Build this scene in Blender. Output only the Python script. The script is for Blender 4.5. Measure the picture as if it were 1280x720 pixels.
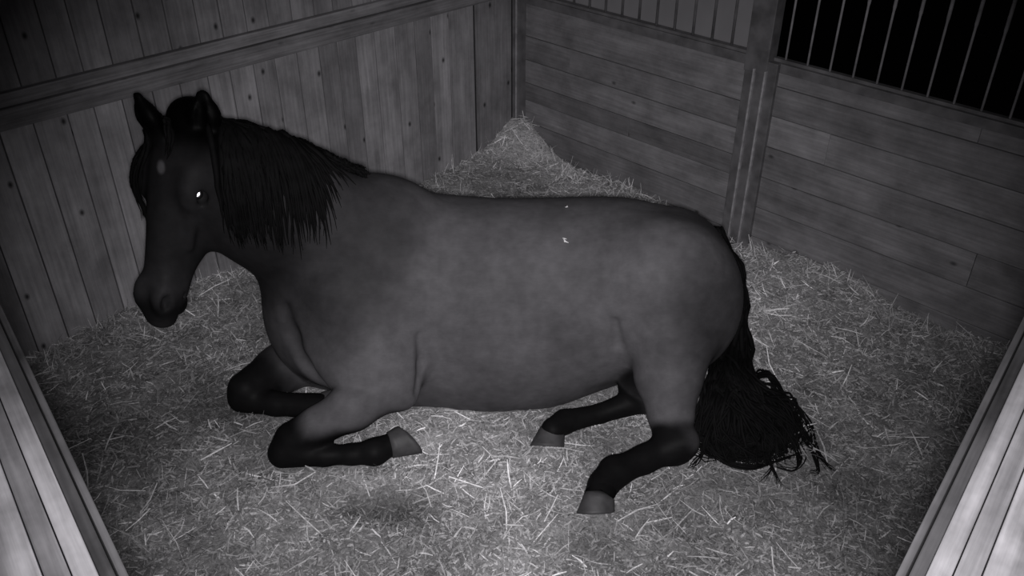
import bpy, bmesh, math, random
import numpy as np
from mathutils import Vector, Matrix, Euler

for o in list(bpy.data.objects):
    bpy.data.objects.remove(o)
S = bpy.context.scene
COL = S.collection
R = math.radians

# ------------------------------------------------------------------ camera, light, exposure
CAM_H = 2.15
PITCH = R(33.2)
FPX = 1100.0
cam_d = bpy.data.cameras.new('stall_camera')
cam_d.sensor_width = 36.0
cam_d.sensor_fit = 'HORIZONTAL'
cam_d.lens = FPX * 36.0 / 1280.0
cam_d.clip_start = 0.02
cam = bpy.data.objects.new('stall_camera', cam_d)
cam.location = (0, 0, CAM_H)
cam.rotation_euler = (R(90) - PITCH, 0, 0)
COL.objects.link(cam)
S.camera = cam

world = bpy.data.worlds.new('night')
S.world = world
world.use_nodes = True
world.node_tree.nodes['Background'].inputs[0].default_value = (0.5, 0.49, 0.54, 1)
world.node_tree.nodes['Background'].inputs[1].default_value = 0.0006

# the infrared lamp of the stall camera: one ring of diodes just under the lens
lamp_d = bpy.data.lights.new('infrared_lamp', 'SPOT')
lamp_d.energy = 262.0
lamp_d.color = (1.0, 0.985, 1.0)
lamp_d.spot_size = R(71)
lamp_d.spot_blend = 1.0
lamp_d.shadow_soft_size = 0.04
lamp = bpy.data.objects.new('infrared_lamp', lamp_d)
lamp.location = (0.0, -0.01, CAM_H - 0.015)
lamp.rotation_euler = (R(90) - R(34.2), 0, R(-1.2))
COL.objects.link(lamp)

wide_d = bpy.data.lights.new('near_wall_fill', 'SPOT')      # added fill light, aimed steeply down to brighten the near wall tops
wide_d.energy = 17.0
wide_d.color = (1.0, 0.985, 1.0)
wide_d.spot_size = R(125)
wide_d.spot_blend = 1.0
wide_d.shadow_soft_size = 0.03
wide = bpy.data.objects.new('near_wall_fill', wide_d)
wide.location = (0.0, -0.01, CAM_H - 0.03)
wide.rotation_euler = (R(90) - R(72), 0, 0)
COL.objects.link(wide)

S.view_settings.view_transform = 'Standard'
S.view_settings.look = 'None'
S.view_settings.gamma = 1.0
S.view_settings.use_curve_mapping = False
S.view_settings.exposure = 0.0

# ------------------------------------------------------------------ helpers
CP, SP = math.cos(PITCH), math.sin(PITCH)

def ray(x, y):
    rx = (x - 640.0) / FPX
    ry = -(y - 360.0) / FPX
    return np.array([rx, CP + ry * SP, -SP + ry * CP])

def at_y(x, y, Y):
    """point of the stall seen at picture position x, y, standing Y metres in front of the camera post"""
    r = ray(x, y)
    return np.array([0, 0, CAM_H]) + r * (Y / r[1])

def at_z(x, y, Z):
    r = ray(x, y)
    return np.array([0, 0, CAM_H]) + r * ((Z - CAM_H) / r[2])

def tag(o, label=None, cat=None, group=None, kind=None):
    if label: o['label'] = label
    if cat: o['category'] = cat
    if group: o['group'] = group
    if kind: o['kind'] = kind
    return o

def link(name, me, mat=None, parent=None):
    o = bpy.data.objects.new(name, me)
    COL.objects.link(o)
    if mat is not None: me.materials.append(mat)
    if parent is not None: o.parent = parent
    return o

def empty(name, loc=(0, 0, 0), rz=0.0):
    o = bpy.data.objects.new(name, None)
    o.empty_display_size = 0.1
    o.location = loc
    o.rotation_euler = (0, 0, rz)
    COL.objects.link(o)
    return o

def new_mat(name):
    m = bpy.data.materials.new(name)
    m.use_nodes = True
    nt = m.node_tree
    for n in list(nt.nodes): nt.nodes.remove(n)
    out = nt.nodes.new('ShaderNodeOutputMaterial')
    b = nt.nodes.new('ShaderNodeBsdfPrincipled')
    nt.links.new(b.outputs[0], out.inputs[0])
    return m, nt, b

def N(nt, kind, **kw):
    n = nt.nodes.new(kind)
    for k, v in kw.items(): setattr(n, k, v)
    return n

def mathn(nt, op, a, b=None, clamp=False):
    n = nt.nodes.new('ShaderNodeMath'); n.operation = op; n.use_clamp = clamp
    for i, v in enumerate((a, b)):
        if v is None: continue
        if isinstance(v, (int, float)): n.inputs[i].default_value = v
        else: nt.links.new(v, n.inputs[i])
    return n.outputs[0]

def maprange(nt, v, a, b, c, d):
    n = nt.nodes.new('ShaderNodeMapRange')
    nt.links.new(v, n.inputs[0])
    for i, x in enumerate((a, b, c, d)): n.inputs[i + 1].default_value = x
    return n.outputs[0]

def grey(nt, v, tint=(1.0, 0.97, 1.02)):
    n = nt.nodes.new('ShaderNodeCombineColor')
    for i in range(3):
        nt.links.new(mathn(nt, 'MULTIPLY', v, tint[i]), n.inputs[i])
    return n.outputs[0]

def wood_material(name, base, rough=0.75, grain=0.35, knots=0.75, stain=0.3, knot_share=0.5):
    """planks: 'grain' holds (along, across, plank number), 'tone' the plank's own paleness"""
    m, nt, b = new_mat(name)
    at = N(nt, 'ShaderNodeAttribute', attribute_name='grain')
    tn = N(nt, 'ShaderNodeAttribute', attribute_name='tone')
    def noise(scale, detail=4.0, rg=0.6):
        mp = N(nt, 'ShaderNodeMapping'); mp.inputs['Scale'].default_value = scale
        nt.links.new(at.outputs['Vector'], mp.inputs['Vector'])
        n = N(nt, 'ShaderNodeTexNoise'); n.inputs['Scale'].default_value = 1.0
        n.inputs['Detail'].default_value = detail; n.inputs['Roughness'].default_value = rg
        nt.links.new(mp.outputs[0], n.inputs['Vector'])
        return n.outputs['Fac']
    g1 = noise((3.0, 75.0, 7.3)); g2 = noise((1.2, 22.0, 3.1)); g3 = noise((5.0, 6.0, 1.7), 5.0, 0.65)
    mp = N(nt, 'ShaderNodeMapping'); mp.inputs['Scale'].default_value = (4.2, 6.5, 5.0)
    nt.links.new(at.outputs['Vector'], mp.inputs['Vector'])
    vo = N(nt, 'ShaderNodeTexVoronoi'); vo.voronoi_dimensions = '2D'; vo.inputs['Scale'].default_value = 1.0
    nt.links.new(mp.outputs[0], vo.inputs['Vector'])
    kn = maprange(nt, vo.outputs['Distance'], 0.02, 0.08, 1.0 - knots, 1.0)
    sep = N(nt, 'ShaderNodeSeparateColor'); nt.links.new(vo.outputs['Color'], sep.inputs[0])
    kn = mathn(nt, 'MAXIMUM', kn, mathn(nt, 'GREATER_THAN', sep.outputs[0], knot_share))      # only some cells hold a knot
    v = mathn(nt, 'MULTIPLY', maprange(nt, g1, 0.25, 0.75, 1 - grain, 1 + grain), maprange(nt, g2, 0.25, 0.75, 1 - grain * .8, 1 + grain * .8))
    v = mathn(nt, 'MULTIPLY', v, maprange(nt, g3, 0.3, 0.7, 1 - stain, 1 + stain))
    v = mathn(nt, 'MULTIPLY', v, kn)
    v = mathn(nt, 'MULTIPLY', v, mathn(nt, 'MULTIPLY', tn.outputs['Fac'], base))
    nt.links.new(grey(nt, v), b.inputs['Base Color'])
    b.inputs['Roughness'].default_value = rough
    b.inputs['Specular IOR Level'].default_value = 0.25
    bp = N(nt, 'ShaderNodeBump'); bp.inputs['Strength'].default_value = 0.35; bp.inputs['Distance'].default_value = 0.004
    nt.links.new(mathn(nt, 'ADD', g1, g2), bp.inputs['Height'])
    nt.links.new(bp.outputs[0], b.inputs['Normal'])
    return m

def plain_material(name, base, rough=0.5, metal=0.0, mottling=0.25, scale=9.0, spec=0.4):
    m, nt, b = new_mat(name)
    tc = N(nt, 'ShaderNodeTexCoord')
    n = N(nt, 'ShaderNodeTexNoise'); n.inputs['Scale'].default_value = scale; n.inputs['Detail'].default_value = 5.0
    nt.links.new(tc.outputs['Object'], n.inputs['Vector'])
    v = mathn(nt, 'MULTIPLY', maprange(nt, n.outputs['Fac'], 0.3, 0.7, 1 - mottling, 1 + mottling), base)
    nt.links.new(grey(nt, v), b.inputs['Base Color'])
    b.inputs['Roughness'].default_value = rough
    b.inputs['Metallic'].default_value = metal
    b.inputs['Specular IOR Level'].default_value = spec
    return m

class MB:
    """collects boxes and tubes with 'grain' and 'tone' per vertex and links them as one mesh"""
    def __init__(self): self.v = []; self.f = []; self.g = []; self.t = []; self.k = 0
    def box(self, o, ax, ay, az, along=0, tone=1.0):
        """box with corner o and edge vectors ax, ay, az; the grain runs along edge number `along`"""
        o, e = np.array(o, float), [np.array(a, float) for a in (ax, ay, az)]
        if np.dot(np.cross(e[0], e[1]), e[2]) < 0: o = o + e[2]; e[2] = -e[2]
        L = [np.linalg.norm(a) for a in e]
        others = [i for i in range(3) if i != along]
        n0 = len(self.v); self.k += 1
        for c in range(8):
            w = [(c >> i) & 1 for i in range(3)]
            self.v.append(o + w[0] * e[0] + w[1] * e[1] + w[2] * e[2])
            self.g.append((w[along] * L[along] + self.k * 3.7, w[others[0]] * L[others[0]] + w[others[1]] * L[others[1]] * 1.3, self.k * 1.37))
            self.t.append(tone)
        for q in ((0, 2, 3, 1), (4, 5, 7, 6), (0, 1, 5, 4), (2, 6, 7, 3), (0, 4, 6, 2), (1, 3, 7, 5)):
            self.f.append([n0 + i for i in q])
    def tube(self, pts, rad, seg=10, tone=1.0, cap=True):
        pts = [np.array(p, float) for p in pts]
        n0 = len(self.v); self.k += 1
        rad = rad if hasattr(rad, '__len__') else [rad] * len(pts)
        u = None; s = 0.0
        for i, p in enumerate(pts):
            d = pts[min(i + 1, len(pts) - 1)] - pts[max(i - 1, 0)]; d = d / (np.linalg.norm(d) + 1e-9)
            if u is None: u = np.cross(d, [0.31, 0.87, 0.38] if abs(d[1]) < .8 else [1, 0.1, 0])
            u = u - d * np.dot(u, d); u = u / (np.linalg.norm(u) + 1e-9); w = np.cross(d, u)
            if i: s += np.linalg.norm(p - pts[i - 1])
            for j in range(seg):
                a = 2 * math.pi * j / seg
                self.v.append(p + rad[i] * (math.cos(a) * u + math.sin(a) * w))
                self.g.append((s, a * .02, self.k * 1.37)); self.t.append(tone)
        for i in range(len(pts) - 1):
            for j in range(seg):
                a, b = n0 + i * seg + j, n0 + i * seg + (j + 1) % seg
                self.f.append([a, b, b + seg, a + seg])
        if cap:
            self.f.append([n0 + j for j in range(seg)][::-1])
            self.f.append([n0 + (len(pts) - 1) * seg + j for j in range(seg)])
    def build(self, name, mat, parent=None, bevel=0.0, smooth=False, origin=None):
        V = np.array(self.v)
        if origin is not None: V = V - np.array(origin)
        me = bpy.data.meshes.new(name)
        me.from_pydata(V.tolist(), [], self.f)
        a = me.attributes.new('grain', 'FLOAT_VECTOR', 'POINT'); a.data.foreach_set('vector', np.array(self.g, np.float32).ravel())
        a = me.attributes.new('tone', 'FLOAT', 'POINT'); a.data.foreach_set('value', np.array(self.t, np.float32))
        if smooth: me.polygons.foreach_set('use_smooth', [True] * len(me.polygons))
        o = link(name, me, mat, parent)
        if origin is not None and parent is None: o.location = origin
        if bevel:
            b = o.modifiers.new('bevel', 'BEVEL'); b.width = bevel; b.segments = 2; b.limit_method = 'ANGLE'
        return o

rng = random.Random(5)
nrng = np.random.default_rng(11)

# ------------------------------------------------------------------ the stall: walls at 45 degrees to the view
Q = math.sqrt(0.5)
DA = np.array([Q, Q, 0.0])        # along the left wall, away from the camera
DB = np.array([-Q, Q, 0.0])       # along the right wall, away from the camera
UP = np.array([0, 0, 1.0])
A0, B0 = 3.39, 3.33               # the right wall stands at a = A0, the left wall at b = B0

def ab(a, b, z=0.0): return a * DA + b * DB + z * UP

M_WALL = wood_material('weathered_board', 0.285, grain=0.22, knots=0.85)
M_WALLR = wood_material('worn_plank', 0.215, grain=0.20, knots=0.6, stain=0.34, knot_share=0.22)
M_RAIL = wood_material('rail_timber', 0.26, knots=0.3)
M_FRONT = wood_material('rubbed_timber', 0.60, grain=0.42, knots=0.25, stain=0.5)
M_FRONTD = wood_material('dark_timber', 0.16, grain=0.3, knots=0.2)
M_STEEL = plain_material('dark_painted_steel', 0.14, rough=0.45, mottling=0.35, scale=14)
M_STEELL = plain_material('worn_steel_edge', 0.34, rough=0.4, mottling=0.3, scale=30)
M_BAR = plain_material('galvanised_bar', 0.33, rough=0.4, mottling=0.25, scale=20)
M_PANEL = plain_material('grey_sheet', 0.25, rough=0.7, mottling=0.15, scale=3)
M_FLOOR = plain_material('trodden_earth', 0.09, rough=0.95, mottling=0.3, scale=6)

fl = MB(); fl.box(ab(0.15, 0.15, -0.30), DA * (A0 - .1), DB * (B0 - .1), UP * 0.12)
tag(fl.build('floor', M_FLOOR), 'dark earth floor hidden under the straw', kind='structure')

# left wall: upright boards, a plank with a groove by the corner
w = MB()
edge = [0.30]
while edge[-1] < 2.98: edge.append(edge[-1] + rng.uniform(0.098, 0.124))
edge[-1] = 3.055
for i in range(len(edge) - 1):
    w.box(ab(edge[i], B0 + rng.uniform(0, 0.003), -0.25), DA * (edge[i + 1] - edge[i] - 0.0045), UP * 2.55, DB * 0.03, along=1, tone=rng.uniform(0.78, 1.2))
w.box(ab(3.085, B0, -0.25), DA * 0.24, UP * 2.55, DB * 0.03, along=1, tone=0.85)
w.box(ab(0.30, B0 + 0.031, -0.25), DA * 3.1, UP * 2.55, DB * 0.02, along=1, tone=0.15)
tag(w.build('wall_left', M_WALL, bevel=0.002), 'left wall of upright grey boards behind the horse', kind='structure')

r = MB()
r.box(ab(0.30, B0 - 0.050, 0.925), DA * 2.99, DB * 0.048, UP * 0.073, tone=0.8)
r.box(ab(0.30, B0 - 0.036, 1.001), DA * 2.99, DB * 0.034, UP * 0.048, tone=0.95)
tag(r.build('trim_1', M_RAIL, bevel=0.004), 'double timber rail across the left board wall', kind='structure')

# right wall: level planks in two bays either side of a steel post
def bay(b0, b1, heights, tones):
    for i in range(len(heights) - 1):
        z0, z1 = heights[i], heights[i + 1]
        cuts = [b0, b1] if rng.random() < .5 else [b0, rng.uniform(b0 + .3, b1 - .3), b1]
        for k in range(len(cuts) - 1):
            w.box(ab(A0 + rng.uniform(0, .003), cuts[k], z0), DB * (cuts[k + 1] - cuts[k] - .0015), UP * (z1 - z0 - .004), DA * .035, along=0, tone=tones[i] * rng.uniform(.93, 1.07))
w = MB()
bay(0.15, 1.80, [-0.25, -0.1, 0.06, 0.215, 0.37, 0.52, 0.665, 0.80, 0.88], [.85, .9, .85, .9, .95, 1.12, .85, .98])
bay(1.88, 3.30, [-0.25, -0.1, 0.05, 0.20, 0.33, 0.43, 0.56, 0.69, 0.88], [.85, .85, .9, 1.05, .75, 1.1, .95, 1.0])
w.box(ab(A0 + .037, 0.15, -.25), DB * 3.2, UP * 1.1, DA * .02, tone=.1)
tag(w.build('wall_right', M_WALLR, bevel=0.002), 'right wall of level grey planks under the bar grilles', kind='structure')

# steel sill along the right wall, divider post and corner post
s = MB()
s.box(ab(A0 - .010, 1.93, .862), DB * 1.39, DA * .055, UP * .043, tone=1)
s.box(ab(A0 - .004, 1.93, .905), DB * 1.39, DA * .040, UP * .014, tone=1)
tag(s.build('trim_2', M_STEEL, bevel=.003), 'dark steel sill under the closed left grille', kind='structure')
s = MB()
s.box(ab(A0 - .010, 0.15, .862), DB * 1.62, DA * .055, UP * .040, tone=1)
tag(s.build('trim_3', M_STEEL, bevel=.003), 'dark steel sill under the open right grille', kind='structure')
s = MB()
s.box(ab(A0 - .02, 1.775, -.2), DB * .155, DA * .07, UP * 1.10)
s.box(ab(A0 - .024, 1.822, .84), DB * .112, DA * .07, UP * 1.38)
tag(s.build('trim_4', M_STEEL, bevel=.003), 'dark steel channel post between the two bays of the right wall', kind='structure')
s = MB()
for bb in (1.818, 1.874): s.box(ab(A0 - .034, bb, -.2), DB * .009, DA * .016, UP * 1.06)
s.box(ab(A0 - .064, B0 - .034, -.2), DB * .006, DA * .012, UP * 2.4)
tag(s.build('trim_6', M_STEELL, bevel=.002), 'worn bright lips of the steel posts on the right wall', kind='structure')
s = MB()
s.box(ab(A0 - .055, B0 - .045, -.2), DB * .05, DA * .065, UP * 2.4)
s.box(ab(A0 - .061, B0 - .015, -.2), DB * .012, DA * .01, UP * 2.4)
tag(s.build('trim_5', M_STEEL, bevel=.003), 'dark steel post in the far corner of the stall', kind='structure')

# bar grilles above the right wall
def grille(name, label, b0, b1, bars, rad, top, panel):  # bars: places along the wall
    root = empty(name, ab(A0 + .02, (b0 + b1) / 2, .90), math.atan2(DB[1], DB[0]))
    inv = Matrix.Translation(root.location) @ Matrix.Rotation(root.rotation_euler.z, 4, 'Z')
    inv = inv.inverted()
    tag(root, label, 'grille')
    def local(o):
        o.data.transform(inv); o.parent = root; return o
    for nm, z, h in (('top_rail', 1.98, .04), ('bottom_rail', .90, .015)):
        f = MB(); f.box(ab(A0 + .008, b0, z), DB * (b1 - b0), DA * .03, UP * h)
        local(f.build(nm, M_STEEL, bevel=.003))
    for bb in bars:
        t = MB()
        t.tube([ab(A0 + .02, bb, .915), ab(A0 + .02, bb, 1.20), ab(A0 + .02, bb, 1.215), ab(A0 + .02, bb, 1.98)], [rad, rad, rad * top, rad * top], 10)
        local(t.build('bar', M_BAR if not panel else M_STEEL, smooth=True))
    if panel:
        p = MB(); p.box(ab(A0 + .045, b0, .90), DB * (b1 - b0), DA * .012, UP * 1.12)
        local(p.build('backing_panel', M_PANEL))
    return root
grille('closed_grille', 'barred grille backed by a grey sheet, between the corner post and the divider post', 1.93, 3.30,
       [2.035 + .1035 * i for i in range(12)], .0065, 1.0, True)
grille('open_grille', 'barred grille open to the dark, right of the divider post', 0.15, 1.815,
       [1.765 - .1015 * i for i in range(16)], .0050, 1.4, False)

# near walls: capped timber tops just in front of the camera, rising out of the lower corners
NEAR = []
def near_wall(name, label, side):
    # p: inner edge of the wall's top, seen running from far to near
    TOP = 1.50
    if side < 0: i0, i1 = at_z(-40, 294, TOP), at_z(185, 770, TOP)
    else: i0, i1 = at_z(1320, 314, TOP), at_z(1094, 770, TOP)
    i0[2] = i1[2] = 0
    d = i1 - i0; d = d / np.linalg.norm(d)
    n_ = np.cross(UP, d); NEAR.append((i0, n_ if np.dot(n_, np.array([0, 2.5, 0]) - i0) > 0 else -n_))
    out = np.cross(d, UP) * 1.0
    mid = (i0 + i1) / 2
    if np.dot(out, -mid) < 0: out = -out           # towards the camera
    L = np.linalg.norm(i1 - i0) + .55
    m = MB()
    i0 = i0 + UP * TOP
    # inner boards, cap rail, lower outer boards
    for o_, w_, drop, deep, tone in ((.0, .0075, .0, 1.75, .13), (.0085, .0125, -.018, 1.7, .10), (.0215, .019, .0, .06, .50), (.0415, .020, -.006, .06, .46), (.0625, .05, -.004, .35, .95)):
        m.box(i0 + out * o_ + UP * (drop - deep), d * L, out * w_, UP * deep, along=0, tone=tone)
    tag(m.build(name, M_FRONT, bevel=.0015), label, kind='structure')
near_wall('wall_near_left', 'pale timber top of the near left wall in the lower left corner', -1)
near_wall('wall_near_right', 'pale timber top of the near right wall in the lower right corner', 1)
# ------------------------------------------------------------------ the horse: one continuous body surface
class Sculpt:
    """a distance field on a grid; shapes are blended in and the skin is drawn through the zero level"""
    def __init__(self, lo, hi, h):
        self.lo, self.h = np.array(lo, float), h
        self.n = np.ceil((np.array(hi) - self.lo) / h).astype(int) + 1
        self.D = np.full(self.n, 1.0, np.float32)
        self.ax = [self.lo[i] + h * np.arange(self.n[i]) for i in range(3)]
    def sub(self, lo, hi, m):
        i0 = np.maximum(np.floor((np.array(lo) - m - self.lo) / self.h).astype(int), 0)
        i1 = np.minimum(np.ceil((np.array(hi) + m - self.lo) / self.h).astype(int) + 1, self.n)
        sl = tuple(slice(a, b) for a, b in zip(i0, i1))
        X, Y, Z = np.meshgrid(*[self.ax[i][sl[i]] for i in range(3)], indexing='ij')
        return sl, np.stack([X, Y, Z], -1).astype(np.float32)
    def put(self, fn, lo, hi, k, cut=False):
        sl, P = self.sub(lo, hi, k + 3 * self.h)
        if P.size == 0: return
        d = fn(P); a = self.D[sl]
        if cut:
            d = -d
            h = np.clip(.5 - .5 * (a - d) / k, 0, 1) if k else (d > a) * 1.0
            self.D[sl] = a * (1 - h) + d * h + k * h * (1 - h)
        else:
            h = np.clip(.5 + .5 * (a - d) / k, 0, 1)
            self.D[sl] = a * (1 - h) + d * h - k * h * (1 - h)
    # --- shapes
    def cone(self, p0, r0, p1, r1, k=.03, flat=None, cut=False):
        p0, p1 = np.array(p0, float), np.array(p1, float)
        rm = max(r0, r1)
        if flat is not None: ax, fa = np.array(flat[0], float), flat[1]; ax = ax / np.linalg.norm(ax)
        def fn(P):
            d = p1 - p0
            q = P - p0
            if flat is not None:                       # squeeze along one axis
                q = q + (q @ ax)[..., None] * ax * (1 / fa - 1)
                dd = d + (d @ ax) * ax * (1 / fa - 1)
            else: dd = d
            t = np.clip((q @ dd) / (dd @ dd + 1e-12), 0, 1)
            return (np.linalg.norm(q - t[..., None] * dd, axis=-1) - (r0 + (r1 - r0) * t)) * (fa if flat is not None else 1.0) ** .5
        self.put(fn, np.minimum(p0, p1) - rm, np.maximum(p0, p1) + rm, k, cut)
    def chain(self, pts, k=.03, flat=None):
        for (p0, r0), (p1, r1) in zip(pts[:-1], pts[1:]): self.cone(p0, r0, p1, r1, k, flat)
    def ball(self, c, r, rot=None, k=.04, cut=False):
        c, r = np.array(c, float), np.array(r, float)
        M = np.eye(3) if rot is None else np.array(rot, float)      # rows are the axes
        def fn(P):
            q = (P - c) @ M.T
            k0 = np.linalg.norm(q / r, axis=-1); k1 = np.linalg.norm(q / r ** 2, axis=-1) + 1e-6
            return k0 * (k0 - 1.0) / k1
        m = np.abs(M.T) @ r
        self.put(fn, c - m, c + m, k, cut)
    def loft(self, o, ax, st, k=.04, ex=2.0, far=.5):
        """sections along axis ax[0]: (t, offset on ax[1], offset on ax[2], half size on ax[1], half size on ax[2])"""
        o = np.array(o, float); M = np.array(ax, float); st = np.array(st, float)
        ts = np.linspace(st[0, 0], st[-1, 0], 80)
        f = []                                          # smooth the section table
        for c in range(1, 5):
            y = np.interp(ts, st[:, 0], st[:, c])
            pad = np.concatenate([[y[0]] * 6, y, [y[-1]] * 6])
            f.append(np.convolve(pad, np.ones(9) / 9, 'same')[6:-6])
        f = np.array(f)
        rm = f[2:].max()
        pts = np.array([o + t * M[0] + f[0, i] * M[1] + f[1, i] * M[2] for i, t in enumerate(ts)])
        def fn(P):
            q = (P - o) @ M.T
            t = q[..., 0]; tc = np.clip(t, ts[0], ts[-1])
            g = [np.interp(tc, ts, f[i]) for i in range(4)]
            rmin = np.minimum(g[2], g[3])
            over = (t - tc) / rmin
            u, v = np.abs((q[..., 1] - g[0]) / g[2]), np.abs((q[..., 2] - g[1]) / g[3])
            rad = (u ** ex + v ** ex + np.abs(over) ** ex + 1e-9) ** (1 / ex)
            return ((rad - 1) * rmin).astype(np.float32)
        self.put(fn, pts.min(0) - rm, pts.max(0) + rm, k)
    def skin(self):
        D = self.D; ins = D < 0
        n = np.array(D.shape) - 1
        cs = [(i, j, k) for i in (0, 1) for j in (0, 1) for k in (0, 1)]
        cnt = np.zeros(n, np.int8)
        for c in cs: cnt += ins[c[0]:n[0] + c[0], c[1]:n[1] + c[1], c[2]:n[2] + c[2]]
        cell = np.argwhere((cnt > 0) & (cnt < 8))
        idx = np.full(n, -1, np.int64); idx[tuple(cell.T)] = np.arange(len(cell))
        val = np.stack([D[tuple((cell + c).T)] for c in cs], 1)
        acc = np.zeros((len(cell), 3)); num = np.zeros(len(cell))
        for a in range(8):
            for b in range(a + 1, 8):
                ca, cb = np.array(cs[a]), np.array(cs[b])
                if np.abs(ca - cb).sum() != 1: continue
                va, vb = val[:, a], val[:, b]
                m = (va < 0) != (vb < 0)
                t = np.where(m, va / np.where(m, va - vb, 1), 0)
                acc += np.where(m[:, None], ca + t[:, None] * (cb - ca), 0); num += m
        V = self.lo + self.h * (cell + acc / num[:, None])
        F = []
        for d in range(3):
            e = [0, 0, 0]; e[d] = 1
            a = ins[:n[0], :n[1], :n[2]]; b = ins[e[0]:n[0] + e[0], e[1]:n[1] + e[1], e[2]:n[2] + e[2]]
            E = np.argwhere(a != b)
            o1, o2 = [0, 0, 0], [0, 0, 0]; o1[(d + 1) % 3] = 1; o2[(d + 2) % 3] = 1
            o1, o2 = np.array(o1), np.array(o2)
            E = E[(E[:, (d + 1) % 3] > 0) & (E[:, (d + 2) % 3] > 0)]
            qd = np.stack([idx[tuple((E - o1 - o2).T)], idx[tuple((E - o2).T)], idx[tuple(E.T)], idx[tuple((E - o1).T)]], 1)
            flip = ~a[tuple(E.T)]
            qd[flip] = qd[flip][:, ::-1]
            F.append(qd)
        F = np.concatenate(F)
        F = F[(F >= 0).all(1)]
        return V, F
    def hit(self, x, y, depth=0.0):
        """the hide where the picture shows column x, row y, pushed in by depth"""
        r = unit(ray(x, y)); o = np.array([0, 0, CAM_H])
        P = o + r * np.arange(1.6, 4.2, .004)[:, None]
        ok = ((P > self.lo) & (P < self.lo + self.h * (np.array(self.n) - 1))).all(1)
        P = P[ok]; d = self.at(P)
        return P[np.argmax(d < 0)] + r * depth
    def at(self, P):
        i = np.clip(np.round((np.asarray(P) - self.lo) / self.h).astype(int), 0, np.array(self.n) - 1)
        return self.D[i[..., 0], i[..., 1], i[..., 2]]

def smooth_verts(V, F, it=2, lam=.5):
    E = np.concatenate([F[:, [0, 1]], F[:, [1, 2]], F[:, [2, 3]], F[:, [3, 0]]])
    deg = np.bincount(E.ravel(), minlength=len(V))[:, None]
    for _ in range(it):
        for l in (lam, -lam * 1.02):
            A = np.zeros_like(V)
            for c in range(3):
                A[:, c] = np.bincount(E[:, 0], V[E[:, 1], c], len(V)) + np.bincount(E[:, 1], V[E[:, 0], c], len(V))
            V = V + l * (A / np.maximum(deg, 1) - V)
    return V

def unit(v): v = np.array(v, float); return v / np.linalg.norm(v)

def ellipse_between(yt, yb, Yc, ry):
    """centre height and half height of a section whose upper and lower outlines are seen at picture rows yt, yb"""
    a, b = ray(640, yt)[1:], ray(640, yb)[1:]
    na, nb = unit([-a[1], a[0]]), unit([-b[1], b[0]])       # normals pointing up
    lo, hi = .02, 1.0
    def gap(rz):
        # centre height from the upper line, then the miss at the lower line
        z = CAM_H - (math.hypot(ry * na[0], rz * na[1]) + na[0] * Yc) / na[1]
        return z, nb[0] * Yc + nb[1] * (z - CAM_H) - math.hypot(ry * nb[0], rz * nb[1])
    for _ in range(60):
        m = (lo + hi) / 2
        if gap(m)[1] > 0: lo = m
        else: hi = m
    return gap(lo)[0], lo

B = Sculpt((-1.40, 2.00, -0.06), (0.96, 3.16, 1.28), 0.008)
XA, YA, ZA = np.eye(3)

# trunk: picture column of the section, outline rows, depth, half width
ST = []
for x, yt, yb, Yc, ry in ((412, 236, 486, 2.72, .23), (450, 223, 498, 2.72, .26), (490, 227, 508, 2.73, .285), (540, 243, 512, 2.74, .31),
                          (620, 250, 519, 2.74, .33), (690, 249, 509, 2.74, .33), (750, 247, 486, 2.74, .31),
                          (800, 250, 470, 2.74, .27), (830, 268, 440, 2.75, .20)):
    z, rz = ellipse_between(yt, yb, Yc, ry)
    P = at_y(x, 370, Yc)
    ST.append((P[0], Yc, z, ry, rz))
B.loft((0, 0, 0), (XA, YA, ZA), ST, k=.03, ex=2.15)
# breast and shoulders
B.ball(at_y(422, 396, 2.66), (.235, .22, .225), k=.08)
B.ball(at_y(446, 398, 2.53), (.15, .13, .25), rot=(unit((.9, 0, .43)), YA, unit((-.43, 0, .9))), k=.06)
B.ball(at_y(420, 400, 2.88), (.18, .13, .24), k=.06)
B.ball(at_y(478, 262, 2.72), (.15, .09, .10), k=.10)                      # withers
# neck
NK = [(at_y(430, 330, 2.72), .285), (at_y(370, 276, 2.68), .24), (at_y(318, 252, 2.63), .222), (at_y(270, 232, 2.60), .20)]
B.chain(NK, k=.07, flat=((.25, 1, 0), .62))
# croup and haunches
B.ball(at_y(822, 352, 2.74), (.28, .25, .275), k=.05)
B.ball(at_y(836, 376, 2.58), (.255, .20, .31), rot=(unit((.96, 0, .2)), YA, unit((-.2, 0, .96))), k=.09)
B.ball(at_y(826, 362, 2.90), (.25, .17, .28), k=.09)
# near hind leg: thigh, gaskin, hock, cannon, fetlock, pastern
hk = at_z(843, 556, .075)
B.chain([(at_y(838, 428, 2.46), .165), (at_y(836, 470, 2.38), .115), (at_y(838, 512, 2.31), .078), (hk, .066)], k=.03)
B.cone(at_z(856, 552, .10), .05, hk, .055, k=.03)                           # point of hock
fk = at_z(768, 590, .06)
B.chain([(hk, .058), (at_z(805, 574, .06), .045), (fk, .05), (at_z(754, 606, .05), .045), (at_z(748, 622, .045), .048)], k=.025)
# far hind leg under the belly
hk2 = at_z(808, 497, .085)
B.chain([(at_y(806, 440, 2.66), .13), (at_z(800, 482, .12), .075), (hk2, .058)], k=.02)
B.chain([(hk2, .052), (at_z(750, 517, .045), .034), (at_z(706, 527, .045), .042), (at_z(691, 537, .045), .042)], k=.015)
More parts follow.
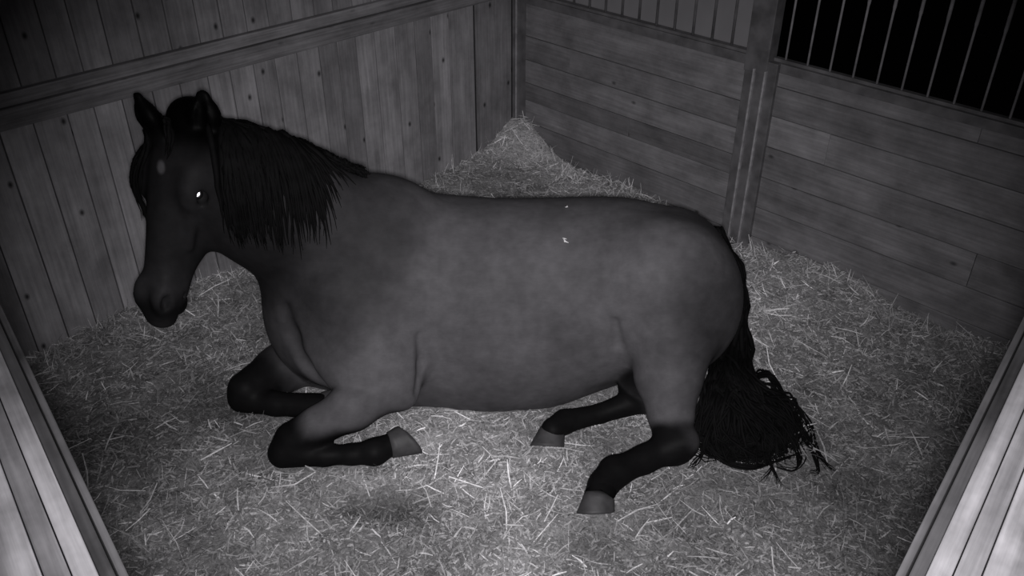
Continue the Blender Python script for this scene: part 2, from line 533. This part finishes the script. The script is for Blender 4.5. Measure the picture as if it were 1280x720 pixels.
# near fore leg: upper arm, elbow, forearm, knee, folded cannon
el = at_y(486, 476, 2.38)
kn = at_z(366, 550, .085)
B.chain([(at_y(420, 440, 2.50), .12), (at_y(462, 455, 2.42), .125), (el, .10)], k=.09)
B.ball(at_y(478, 425, 2.47), (.13, .10, .16), k=.09)
B.chain([(el, .098), (at_z(440, 509, .18), .080), (at_z(398, 532, .13), .064), (kn, .064)], k=.022)
B.cone(at_y(492, 470, 2.40), .08, at_y(503, 494, 2.35), .048, k=.035)          # point of elbow
ff = at_z(468, 565, .05)
B.chain([(at_z(354, 566, .055), .052), (at_z(405, 569, .045), .036), (at_z(440, 568, .045), .034), (ff, .044), (at_z(488, 556, .055), .040)], k=.02)
# far fore leg
kf = at_z(307, 486, .085)
B.chain([(at_y(395, 440, 2.74), .12), (at_y(350, 462, 2.62), .09), (kf, .064)], k=.03)
B.chain([(at_z(303, 498, .05), .052), (at_z(345, 505, .05), .042), (at_z(402, 508, .055), .048)], k=.02)

# folds of the hide: breast and shoulder, flank
def fold(pts, r, k, deep=.0):
    P = [B.hit(x, y, deep) for x, y in pts]
    for p_, q_, r0, r1 in zip(P[:-1], P[1:], r[:-1], r[1:]): B.cone(p_, r0, q_, r1, k, cut=True)
fold([(356, 385), (366, 420), (380, 455), (404, 482)], [.003, .007, .008, .008], .05)
fold([(769, 402), (773, 432)], [.006, .014], .03)
fold([(524, 420), (526, 455), (522, 488)], [.002, .006, .006], .03)

# head in its own frame: t down the face, n out of the forehead, s to the horse's left
HP = at_y(213, 150, 2.60)
HQ = at_y(184, 398, 2.37)
HT = unit(HQ - HP)
hn = np.array([-math.sin(R(32)), -math.cos(R(32)), 0.0]); hn = unit(hn - HT * (hn @ HT))
hs = np.cross(HT, hn)
if hs[0] < 0: hs = -hs
HL = np.linalg.norm(HQ - HP)
def hd(t, n, s): return HP + HT * t * HL + hn * n + hs * s
HR = (HT, hn, hs)
sec = []
for t, f, b, w in ((.0, -.01, -.17, .078), (.08, .015, -.20, .098), (.18, .028, -.25, .116), (.28, .032, -.285, .120), (.38, .030, -.305, .110),
                   (.50, .026, -.295, .094), (.62, .020, -.205, .078), (.74, .014, -.145, .070), (.84, .014, -.130, .073), (.93, .004, -.115, .069), (.985, -.012, -.095, .05)):
    sec.append((t * HL, (f + b) / 2, 0, (f - b) / 2, w))
B.loft(HP, HR, sec, k=.035, ex=2.25)
for s in (1, -1):
    B.ball(hd(.42, -.195, .066 * s), (.13, .10, .05), rot=HR, k=.03)         # cheek
    B.cone(hd(.34, -.035, .106 * s), .02, hd(.60, -.065, .080 * s), .010, k=.025)  # cheek ridge
    B.ball(hd(.29, -.016, .104 * s), (.06, .03, .022), rot=HR, k=.05)          # brow
    B.ball(hd(.325, -.042, .134 * s), (.027, .018, .022), rot=HR, k=.012, cut=True)
    B.ball(hd(.88, -.014, .048 * s), (.05, .034, .026), rot=HR, k=.04)            # nostril rim
    B.ball(hd(.895, -.008, .076 * s), (.030, .015, .026), rot=HR, k=.012, cut=True)
    B.cone(hd(.955, -.075, .0), .004, hd(.84, -.085, .078 * s), .006, k=.008, cut=True)   # mouth
B.ball(hd(.93, -.112, 0), (.045, .03, .04), rot=HR, k=.02)                      # chin
B.ball(hd(.96, -.045, 0), (.035, .05, .05), rot=HR, k=.02)                      # upper lip
# ears
def ear(base, tip, face, w):
    d = unit(tip - base); f = unit(face - d * (np.array(face) @ d)); g = np.cross(d, f); L = np.linalg.norm(tip - base)
    B.cone(base, w * .85, base + d * L * .42, w, k=.02, flat=(f, .62))
    B.cone(base + d * L * .40, w, tip - d * .030, .024, k=.012, flat=(f, .62))
    B.cone(base + d * L * .22 + f * w * .62, w * .45, base + d * L * .85 + f * w * .3, .008, k=.008, cut=True, flat=(f, .7))
ear(at_y(197, 168, 2.58), at_y(168, 113, 2.58), (-.75, -.65, 0), .052)
ear(at_y(257, 166, 2.60), at_y(253, 110, 2.61), (-.15, -1, 0), .052)

V, F = B.skin()
V = smooth_verts(V, F, 3, .5)

# coat: bay turned grey under infrared, with black legs, muzzle, mane line
def seg_dist(P, a, b):
    a, b = np.array(a), np.array(b); d = b - a
    t = np.clip(((P - a) @ d) / (d @ d), 0, 1)
    return np.linalg.norm(P - a - t[:, None] * d, axis=1)
def ss(x, a, b): t = np.clip((x - a) / (b - a), 0, 1); return t * t * (3 - 2 * t)
coat = np.ones(len(V))
def black(pts, r0, r1, amount=.93):
    global coat
    d = np.min([seg_dist(V, a, b) for a, b in zip(pts[:-1], pts[1:])], axis=0)
    coat = coat * (1 - amount * (1 - ss(d, r0, r1)))
black([hk, fk, at_z(748, 625, .045)], .075, .11)
black([at_z(800, 478, .14), at_z(806, 492, .09), at_z(748, 514, .05), at_z(691, 537, .045)], .062, .10)
black([kn, at_z(352, 562, .055), ff, at_z(495, 552, .06)], .07, .13)
black([at_y(345, 465, 2.60), kf, at_z(303, 498, .05), at_z(345, 505, .05), at_z(402, 508, .055)], .07, .13)
hq = (V - HP) @ np.array(HR).T
th = hq[:, 0] / HL
onhead = (1 - ss(np.linalg.norm(V - hd(.45, -.1, 0), axis=1), .34, .48))
coat = coat * (1 - .55 * onhead)
coat = coat * (1 - .75 * ss(th, .80, .95) * onhead)
coat = coat * (1 - .93 * (1 - ss(th + .25 * hq[:, 1] * 0, .03, .20)) * (1 - ss(np.linalg.norm(V - HP, axis=1), .20, .30)))
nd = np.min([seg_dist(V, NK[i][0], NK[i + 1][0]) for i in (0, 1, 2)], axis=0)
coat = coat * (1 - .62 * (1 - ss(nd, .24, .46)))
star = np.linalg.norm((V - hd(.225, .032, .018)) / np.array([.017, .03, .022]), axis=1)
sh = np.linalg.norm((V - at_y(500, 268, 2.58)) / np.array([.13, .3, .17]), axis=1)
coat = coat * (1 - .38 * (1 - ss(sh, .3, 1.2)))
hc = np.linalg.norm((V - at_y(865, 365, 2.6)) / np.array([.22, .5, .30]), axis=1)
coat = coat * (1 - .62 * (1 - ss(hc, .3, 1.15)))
coat = coat + .9 * (1 - ss(star, .5, 1.2))

def hair_coat(name, base, dark=1.0):
    m, nt, b = new_mat(name)
    at = N(nt, 'ShaderNodeAttribute', attribute_name='coat')
    tc = N(nt, 'ShaderNodeTexCoord')
    n1 = N(nt, 'ShaderNodeTexNoise'); n1.inputs['Scale'].default_value = 5.0; n1.inputs['Detail'].default_value = 6.0
    nt.links.new(tc.outputs['Object'], n1.inputs['Vector'])
    mp = N(nt, 'ShaderNodeMapping'); mp.inputs['Scale'].default_value = (40, 160, 160)
    nt.links.new(tc.outputs['Object'], mp.inputs['Vector'])
    n2 = N(nt, 'ShaderNodeTexNoise'); n2.inputs['Scale'].default_value = 1.0; n2.inputs['Detail'].default_value = 3.0
    nt.links.new(mp.outputs[0], n2.inputs['Vector'])
    v = mathn(nt, 'MULTIPLY', maprange(nt, n1.outputs['Fac'], .3, .7, .78, 1.2), maprange(nt, n2.outputs['Fac'], .3, .7, .96, 1.04))
    n3 = N(nt, 'ShaderNodeTexNoise'); n3.inputs['Scale'].default_value = 26.0; n3.inputs['Detail'].default_value = 5.0
    nt.links.new(tc.outputs['Object'], n3.inputs['Vector'])
    v = mathn(nt, 'MULTIPLY', v, maprange(nt, n3.outputs['Fac'], .3, .7, .86, 1.14))
    v = mathn(nt, 'MULTIPLY', v, mathn(nt, 'MULTIPLY', at.outputs['Fac'], base))
    nt.links.new(grey(nt, v, (1.0, .965, 1.03)), b.inputs['Base Color'])
    b.inputs['Roughness'].default_value = .55
    b.inputs['Specular IOR Level'].default_value = .06
    bp = N(nt, 'ShaderNodeBump'); bp.inputs['Strength'].default_value = .12; bp.inputs['Distance'].default_value = .002
    nt.links.new(n2.outputs['Fac'], bp.inputs['Height']); nt.links.new(bp.outputs[0], b.inputs['Normal'])
    return m
M_COAT = hair_coat('bay_coat', .105)
M_HAIR = plain_material('black_hair', .006, rough=.75, mottling=.3, scale=20, spec=.06)
M_HOOF = plain_material('hoof_horn', .062, rough=.6, mottling=.3, scale=25)
M_EYE = plain_material('dark_eye', .01, rough=.08, spec=.6)
M_PUPIL = plain_material('reflecting_pupil', .95, rough=.35, metal=1.0, mottling=.05)

HO = np.array([0.0, 2.74, 0.0])
horse = empty('horse', HO)
tag(horse, 'dark bay horse with black mane and legs, lying on the straw with its head raised', 'horse')
def body_mesh(name, V, F, mat, parent, coat=None):
    me = bpy.data.meshes.new(name)
    me.from_pydata((V - HO).tolist(), [], F.tolist() if hasattr(F, 'tolist') else F)
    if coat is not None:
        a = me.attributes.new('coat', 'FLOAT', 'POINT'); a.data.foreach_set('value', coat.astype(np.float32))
    me.polygons.foreach_set('use_smooth', [True] * len(me.polygons))
    me.update()
    return link(name, me, mat, parent)
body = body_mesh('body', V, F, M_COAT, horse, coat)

# eyes: a dark ball with the bright pupil
for s in (1, -1):
    c = hd(.322, -.044, .106 * s)
    b = MB()
    nseg, nr = 20, 12
    pts = [c + hs * s * .021 * math.cos(math.pi * i / nr) for i in range(nr + 1)]
    b.tube(pts, [max(.021 * math.sin(math.pi * i / nr), 1e-4) for i in range(nr + 1)], nseg)
    b.v = [p - HO for p in b.v]
    eye = b.build('eye', M_EYE, horse, smooth=True)
    look = unit(unit(np.array([0.01, 0, CAM_H]) - c) + hs * s * (.06 if s > 0 else .5))
    p = MB()
    p.tube([c + look * h_ for h_ in (.0160, .0205, .0212, .0214)], [.0135, .0130, .009, .001], 16)
    p.v = [q_ - HO for q_ in p.v]
    po = p.build('pupil', M_PUPIL, eye, smooth=True)

# hooves
def hoof(base, toe, up, r0, r1, sole=.45):
    """horn capsule from the coronet to the ground edge, slanted at the toe"""
    base, toe = np.array(base), np.array(toe)
    d = unit(toe - base); up = unit(up - d * (np.array(up) @ d)); s = np.cross(d, up); L = np.linalg.norm(toe - base)
    vs, fs = [], []
    n = 28; rows = 7
    for i in range(rows):
        t = i / (rows - 1)
        for j in range(n):
            a = 2 * math.pi * j / n
            r = r0 + (r1 - r0) * t
            reach = L * (t * (1 + sole * math.cos(a)))
            vs.append(base + d * reach + up * r * math.cos(a) * 1.05 + s * r * math.sin(a) * (1 if math.cos(a) > -.5 else .9))
    for i in range(rows - 1):
        for j in range(n):
            fs.append([i * n + j, i * n + (j + 1) % n, (i + 1) * n + (j + 1) % n, (i + 1) * n + j])
    k = len(vs); vs.append(np.mean(vs[-n:], 0) - d * .012); vs.append(base - d * .02)
    for j in range(n):
        fs.append([(rows - 1) * n + j, (rows - 1) * n + (j + 1) % n, k]); fs.append([(j + 1) % n, j, k + 1])
    return body_mesh('hoof', np.array(vs), fs, M_HOOF, horse)
hoof(at_z(750, 620, .035), at_z(745, 640, .004), (-1, -.5, .4), .049, .058)
hoof(at_z(691, 540, .03), at_z(684, 558, .002), (-1, -.5, .4), .046, .056)
hoof(at_z(488, 556, .06), at_z(512, 550, .055), (.1, -.7, -.6), .044, .052)
hoof(at_z(402, 506, .055), at_z(425, 505, .055), (.1, -.6, -.6), .044, .052)

# hair: mane, forelock and tail, each a bundle of tapering locks
def lock(mb, pts, r, seg=5):
    n = len(pts)
    mb.tube(pts, [r * (0.75 + .25 * math.sin(math.pi * min(1, 1.3 * i / (n - 1)))) * (1 - (i / (n - 1)) ** 2.2) + .0006 for i in range(n)], seg)
def spline(P, n):
    P = np.array(P, float); P = np.vstack([2 * P[0] - P[1], P, 2 * P[-1] - P[-2]])
    out = []
    m = len(P) - 3
    for q in np.linspace(0, m - 1e-6, n):
        i = int(q); t = q - i
        a, b, c, d = P[i:i + 4]
        out.append(.5 * (2 * b + (c - a) * t + (2 * a - 5 * b + 4 * c - d) * t * t + (3 * b - a - 3 * c + d) * t ** 3))
    return out
def field(p): return float(B.at(np.array(p)))
def grad(p):
    e = .012
    g = np.array([field(p + e * a) - field(p - e * a) for a in np.eye(3)])
    return g / (np.linalg.norm(g) + 1e-6)
def drape(p, step, n, lift=.012, wander=.25, pull=(0, 0, -1)):
    """a lock that follows the hide downwards from p"""
    out = [np.array(p)]
    v = np.array(step, float)
    for i in range(n):
        v = v * .75 + np.array(pull, float) * np.linalg.norm(step) * .35
        v = v / np.linalg.norm(v) * np.linalg.norm(step)
        q = out[-1] + v + nrng.normal(0, wander, 3) * np.linalg.norm(step) * .3
        d = field(q)
        if d < .15: q = q + grad(q) * (lift - d) * .9
        v = q - out[-1]
        out.append(q)
    return out
def hair(name, mb, parent):
    mb.v = [p - HO for p in mb.v]
    return mb.build(name, M_HAIR, parent, smooth=True)
mane = MB()
crest = spline([at_y(x, y, Y) for x, y, Y in ((262, 150, 2.62), (285, 157, 2.64), (315, 166, 2.66), (350, 178, 2.69), (390, 193, 2.71), (425, 206, 2.72), (455, 216, 2.72), (485, 223, 2.72))], 60)
for i in range(760):
    u = nrng.random() ** 1.6 * .86
    u = max(u, .03); c = np.array(crest[min(59, int(u * 59))]) + nrng.normal(0, .006, 3)
    for _ in range(4):
        d = field(c); c = c + grad(c) * (.004 - d) * .8 if d < .2 else c
    L = float(np.interp(u, (0, .09, .40, .47, .53, 1), (.42, .52, .55, .46, .12, .02))) * nrng.uniform(.55, 1.06)
    lock(mane, drape(c, np.array([.06 + nrng.normal(0, .08), -.85, .10]) * L / 13, 13, lift=nrng.uniform(.005, .02), wander=.16, pull=(-.02, -.1, -1)), nrng.uniform(.007, .013) * (1 - .6 * max(0, u - .5) / .5))
for i in range(120):
    u = nrng.random() * .80; c = np.array(crest[int(u * 59)])
    lock(mane, spline([c - ZA * .012, c + ZA * nrng.uniform(.002, .014) + nrng.normal(0, .008, 3), c + np.array([nrng.uniform(.0, .05), -.02, nrng.uniform(-.01, .016)])], 5), .003)
hair('mane', mane, horse)
fore = MB()
for i in range(230):
    side = nrng.random()
    if side < .45:      # down the forehead
        c = hd(-.01 + nrng.uniform(0, .06), .02 + nrng.uniform(-.03, .01), nrng.uniform(-.075, .015))
        L = nrng.uniform(.06, .12); st = HT * .9 + hn * .25 + hs * nrng.normal(-.15, .2); pl = HT - hs * .1
    else:               # swept over the right temple
        c = hd(.02 + nrng.uniform(0, .07), .0 + nrng.uniform(-.03, .02), nrng.uniform(-.10, -.05))
        L = nrng.uniform(.16, .33); st = HT * .8 - hs * nrng.uniform(.1, .5); pl = HT * 1.0 - hs * .02
    for _ in range(4):
        d = field(c); c = c + grad(c) * (.004 - d) * .8 if d < .2 else c
    lock(fore, drape(c, unit(st) * L / 10, 10, lift=nrng.uniform(.004, .014), wander=.14, pull=pl), nrng.uniform(.004, .009))
hair('forelock', fore, horse)
tail = MB()
for i in range(600):
    u, w_ = nrng.random(), nrng.random()
    P = [at_y(893 + nrng.normal(0, 3), 292 + nrng.uniform(-8, 10), 2.84 + nrng.normal(0, .015)),
         at_y(916 + nrng.normal(0, 3), 335 + nrng.uniform(-5, 5), 2.84 + nrng.normal(0, .02)), at_y(926 + nrng.normal(0, 3), 385 + nrng.normal(0, 5), 2.80 + nrng.normal(0, .02)),
         at_y(921 + nrng.normal(0, 7) - 14 * (1 - u), 438, 2.72 + nrng.normal(0, .03)), at_z(898 + 34 * u + nrng.normal(0, 9), 484 + nrng.normal(0, 8), .12 + .08 * w_)]
    if i % 3 == 0:
        P += [at_z(888 + 75 * w_, 520 + nrng.normal(0, 12), .08), at_z(900 + 70 * u, 550 + nrng.normal(0, 10), .05), at_z(915 + 60 * w_, 568 + nrng.normal(0, 8), .02)]
    elif u < .45:
        P += [at_z(880 + 50 * u + nrng.normal(0, 8), 525 + nrng.normal(0, 12), .06 + .06 * w_), at_z(880 + 150 * u * w_ + nrng.normal(0, 10), 556 + nrng.normal(0, 8), .02 + .04 * w_),
              at_z(905 + 150 * u + nrng.normal(0, 14), 574 + nrng.normal(0, 6), .015)]
    else:
        P += [at_z(905 + 75 * u + nrng.normal(0, 9), 512 + nrng.normal(0, 12), .06 + .06 * w_), at_z(905 + 90 * u + nrng.normal(0, 12), 546 + nrng.normal(0, 10), .03 + .04 * w_),
              at_z(930 + 62 * w_ + nrng.normal(0, 12), 566 + nrng.normal(0, 8), .016)]
    lock(tail, spline(P, 22), nrng.uniform(.006, .012))
for P, r in (([(930, 480), (962, 470), (985, 505), (1005, 545), (1030, 578), (1044, 590)], .007), ([(940, 470), (955, 463), (972, 485), (990, 520), (1010, 556), (1036, 584)], .006),
             ([(960, 530), (985, 540), (1000, 570), (990, 588), (960, 578)], .005), ([(985, 520), (1003, 540), (1022, 585), (1012, 590)], .005),
             ([(940, 545), (958, 568), (962, 585), (952, 602)], .0045), ([(958, 572), (966, 590), (975, 608)], .003), ([(880, 565), (872, 575), (864, 584)], .004),
             ([(880, 548), (905, 578), (940, 584), (975, 575), (1000, 566)], .006), ([(990, 500), (1012, 530), (1020, 560), (1028, 575)], .005)):
    for k in range(5):
        P3 = [at_z(x + nrng.normal(0, 2.5), y + nrng.normal(0, 2.0), .03 + (.05 if j == 0 else 0)) for j, (x, y) in enumerate(P)]
        lock(tail, spline(P3, 18), r * nrng.uniform(.35, .75))
hair('tail', tail, horse)
# ------------------------------------------------------------------ straw bed
def vnoise(x, y, seed):
    """smooth value noise on the plane"""
    g = np.random.default_rng(seed).random((64, 64))
    xi, yi = np.floor(x).astype(int), np.floor(y).astype(int)
    fx, fy = x - xi, y - yi
    fx, fy = fx * fx * (3 - 2 * fx), fy * fy * (3 - 2 * fy)
    G = lambda i, j: g[i % 64, j % 64]
    return (G(xi, yi) * (1 - fx) + G(xi + 1, yi) * fx) * (1 - fy) + (G(xi, yi + 1) * (1 - fx) + G(xi + 1, yi + 1) * fx) * fy
DENT = at_z(482, 628, 0)
def bed_height(a, b):
    X, Y = (a - b) * Q, (a + b) * Q
    z = (vnoise(a * 2.1, b * 2.1, 1) - .5) * .05 + (vnoise(a * 6, b * 6, 2) - .5) * .034 + (vnoise(a * 17, b * 17, 3) - .5) * .022 + (vnoise(a * 40, b * 40, 4) - .5) * .012
    ca, cb = A0 - a, B0 - b
    z = z + .13 * np.exp(-(ca / .26) ** 2 - (cb / .26) ** 2) + .045 * np.exp(-((ca - .15) / .5) ** 2 - ((cb - .1) / .55) ** 2)   # heap in the corner
    z = z + .04 * np.exp(-(cb / .16) ** 2) * (.3 + 1.2 * vnoise(a * 3.3, b, 5)) + .045 * np.exp(-(ca / .18) ** 2) * (.3 + 1.2 * vnoise(b * 3.1, a, 6))
    z = z - .055 * np.exp(-((X - DENT[0]) / .13) ** 2 - ((Y - DENT[1]) / .085) ** 2)
    return z - .012
def bed_tone(a, b):
    X, Y = (a - b) * Q, (a + b) * Q
    t = .62 + .75 * vnoise(a * 2.7 + 9, b * 2.7, 7) ** 1.3 + .35 * (vnoise(a * 8, b * 8 + 5, 8) - .4)
    wet = np.exp(-(((X - DENT[0]) / .16) ** 2 + ((Y - DENT[1]) / .085) ** 2) ** 1.5)
    corner_light = np.exp(-((A0 - a) / .55) ** 2 - ((B0 - b) / .55) ** 2)                      # bright middle of the lamp beam painted into the corner straw
    falloff = np.exp(-(((a - .75) / .45) ** 2 + ((b - 2.5) / .8) ** 2)) * .45 + np.exp(-(((a - 2.5) / .8) ** 2 + ((b - .6) / .5) ** 2)) * .42  # lamp falloff towards both sides, painted as darker straw
    return t * (1 - .62 * wet) * (1 + .55 * corner_light) * (1 - falloff * (.6 + .8 * vnoise(a * 5, b * 5 + 3, 9)))

ga = np.linspace(.16, A0 - .002, 260); gb = np.linspace(.16, B0 - .002, 260)
GA, GB = np.meshgrid(ga, gb, indexing='ij')
GZ = bed_height(GA, GB)
PV = GA[..., None] * DA + GB[..., None] * DB + GZ[..., None] * UP
ii = np.arange(260 * 260).reshape(260, 260)
BF = np.stack([ii[:-1, :-1], ii[1:, :-1], ii[1:, 1:], ii[:-1, 1:]], -1).reshape(-1, 4)
def straw_material(name, base, own=False):
    m, nt, b = new_mat(name)
    tn = N(nt, 'ShaderNodeAttribute', attribute_name='tone')
    v = mathn(nt, 'MULTIPLY', tn.outputs['Fac'], base)
    tc = N(nt, 'ShaderNodeTexCoord')
    n = N(nt, 'ShaderNodeTexNoise'); n.inputs['Scale'].default_value = 90.0; n.inputs['Detail'].default_value = 6.0; n.inputs['Roughness'].default_value = .75
    nt.links.new(tc.outputs['Object'], n.inputs['Vector'])
    v = mathn(nt, 'MULTIPLY', v, maprange(nt, n.outputs['Fac'], .3, .7, .45, 1.5))
    nt.links.new(grey(nt, v, (1, .985, 1.005)), b.inputs['Base Color'])
    b.inputs['Roughness'].default_value = .6; b.inputs['Specular IOR Level'].default_value = .2
    if not own:
        bp = N(nt, 'ShaderNodeBump'); bp.inputs['Strength'].default_value = .8; bp.inputs['Distance'].default_value = .01
        nt.links.new(n.outputs['Fac'], bp.inputs['Height']); nt.links.new(bp.outputs[0], b.inputs['Normal'])
    return m
M_BED = straw_material('chopped_straw', .36)
M_STRAW = straw_material('straw_stem', .60, True)
def tone_mesh(name, V, F, tone, mat, parent=None):
    me = bpy.data.meshes.new(name)
    me.vertices.add(len(V)); me.vertices.foreach_set('co', np.asarray(V, np.float32).ravel())
    F = np.asarray(F, np.int32)
    me.loops.add(F.size); me.loops.foreach_set('vertex_index', F.ravel())
    me.polygons.add(len(F)); me.polygons.foreach_set('loop_start', np.arange(0, F.size, F.shape[1], dtype=np.int32))
    me.update(calc_edges=True)
    a = me.attributes.new('tone', 'FLOAT', 'POINT'); a.data.foreach_set('value', np.asarray(tone, np.float32).ravel())
    return link(name, me, mat, parent)
keep = np.ones(len(BF), bool)
for o_, n_ in NEAR: keep &= ((PV.reshape(-1, 3)[BF] - o_) @ n_ > .0).all(1)
BF = BF[keep]
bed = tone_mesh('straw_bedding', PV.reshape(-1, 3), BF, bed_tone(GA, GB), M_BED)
bed.data.polygons.foreach_set('use_smooth', [True] * len(bed.data.polygons))
tag(bed, 'deep bed of chopped straw covering the stall floor, heaped in the far corner', 'straw', kind='stuff')

def strands(n, lmin, lmax, wmin, wmax, tilt, tmin, tmax, lift, seed, pw=1.0, place=None):
    g = np.random.default_rng(seed)
    if place is None:
        a = g.uniform(.2, A0 - .01, n); b = g.uniform(.2, B0 - .01, n)
    else: a, b = place(g, n)
    z = bed_height(a, b)
    P = a[:, None] * DA + b[:, None] * DB + (z + g.uniform(0, lift, n))[:, None] * UP
    th = g.uniform(0, 2 * np.pi, n); ph = np.abs(g.normal(0, tilt, n))
    D = np.stack([np.cos(th) * np.cos(ph), np.sin(th) * np.cos(ph), np.sin(ph)], 1)
    L = lmin + (lmax - lmin) * g.random(n) ** 2.2
    Wd = g.uniform(wmin, wmax, n)
    side = np.cross(D, np.array([0, 0, 1.0]) + g.normal(0, .45, (n, 3))); side /= np.linalg.norm(side, axis=1)[:, None]
    bend = np.cross(side, D) * (g.normal(0, .05, n) * L)[:, None] + side * (g.normal(0, .045, n) * L)[:, None]
    rows = []
    for t, wf in ((0, .7), (.5, 1.0), (1.0, .45)):
        c = P + D * (L * (t - .35))[:, None] + bend * (1 - (2 * t - 1) ** 2)
        c[:, 2] = np.maximum(c[:, 2], z - .02)
        rows += [c - side * (Wd * wf / 2)[:, None], c + side * (Wd * wf / 2)[:, None]]
    V = np.stack(rows, 1)                                # n x 6 x 3
    ok = B.at(V.reshape(-1, 3)).reshape(n, 6).min(1) > .004
    inside = ((V @ DA < A0 - .001) & (V @ DB < B0 - .001)).all(1)
    ok &= inside
    for o_, n_ in NEAR: ok &= ((V - o_) @ n_ > .004).all(1)
    V = V[ok]; k = len(V)
    base = np.arange(k)[:, None] * 6
    F = np.concatenate([base + np.array([0, 1, 3, 2]), base + np.array([2, 3, 5, 4])])
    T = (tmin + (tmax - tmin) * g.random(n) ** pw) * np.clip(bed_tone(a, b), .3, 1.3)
    T = np.repeat(T[ok][:, None], 6, 1)
    return V.reshape(-1, 3), F, T.ravel()
def join(parts):
    V, F, T, o = [], [], [], 0
    for v, f, t in parts: V.append(v); F.append(f + o); T.append(t); o += len(v)
    return np.concatenate(V), np.concatenate(F), np.concatenate(T)
def edges(g, n):
    """close to the foot of the two far walls"""
    l = g.random(n) < .45
    k = np.abs(g.normal(0, .09, n)) + .01
    u = g.uniform(.4, 3.3, n)
    return np.where(l, u, A0 - k), np.where(l, B0 - k, u)
def by_legs(g, n):
    """stems lying against the folded legs"""
    xy = [(760, 522), (735, 530), (785, 522), (700, 552), (745, 640), (770, 612), (330, 526), (420, 584), (460, 582), (375, 582), (530, 560), (860, 588)]
    P = np.array([at_z(*xy[i % len(xy)], 0) for i in range(n)]) + g.normal(0, .025, (n, 3))
    return P @ DA, P @ DB
V_, F_, T_ = join([strands(110000, .010, .045, .003, .0075, .25, .36, 1.06, .016, 21),
                   strands(16000, .03, .10, .002, .0045, .28, .35, 1.5, .02, 22, 1.5),
                   strands(2000, .035, .17, .003, .0058, .25, 1.25, 2.5, .035, 23, 1.6),
                   strands(1800, .03, .13, .002, .004, .75, .5, 1.6, .02, 24, 1.2, edges),
                   strands(130, .06, .18, .003, .005, 1.0, 1.0, 2.0, .03, 25, 1.2, edges),
                   strands(90, .05, .13, .003, .005, .8, .9, 2.0, .03, 26, 1.2, by_legs)])
loose = tone_mesh('straw_stems', V_, F_, T_, M_STRAW)
tag(loose, 'loose straw stems scattered all over the chopped bed', 'straw stems', kind='stuff')

# flakes of straw caught on the horse's back
def flake(x, y, n, size, seed, label):
    g = np.random.default_rng(seed)
    p = B.hit(x, y, -.004)
    V, F = [], []
    for i in range(n):
        d = unit(g.normal(0, 1, 3) * (1, .4, 1)); s = unit(np.cross(d, g.normal(0, 1, 3))); L = size * g.uniform(.5, 1.0); w = .0016
        q = p + g.normal(0, size * .22, 3) * (1, .2, 1)
        nrm = grad(q)
        q = q + nrm * (.004 - field(q))
        d = unit(d - nrm * (d @ nrm)); s = np.cross(nrm, d)
        o = len(V)
        for t in (-.5, 0, .5):
            for e in (-1, 1):
                for h in (0, 1): V.append(q + d * L * t + s * w * e * (1.2 if t == 0 else .7) + nrm * h * .0012 - np.array(p))
        for k in (0, 4):
            for f in ((0, 4, 6, 2), (1, 3, 7, 5), (0, 1, 5, 4), (2, 6, 7, 3)): F.append([o + k + m for m in f])
        F.append([o, o + 2, o + 3, o + 1]); F.append([o + 8, o + 9, o + 11, o + 10])
    ob = tone_mesh('straw_flake', np.array(V), F, np.full(len(V), 1.5), M_STRAW)
    ob.location = p
    tag(ob, label, 'straw flake', 'straw flakes on the horse')
flake(706, 301, 4, .020, 3, "bright flake of straw stuck to the horse's side in front of its hip")
flake(708, 259, 2, .012, 4, "small flake of straw lying near the top of the horse's loin")
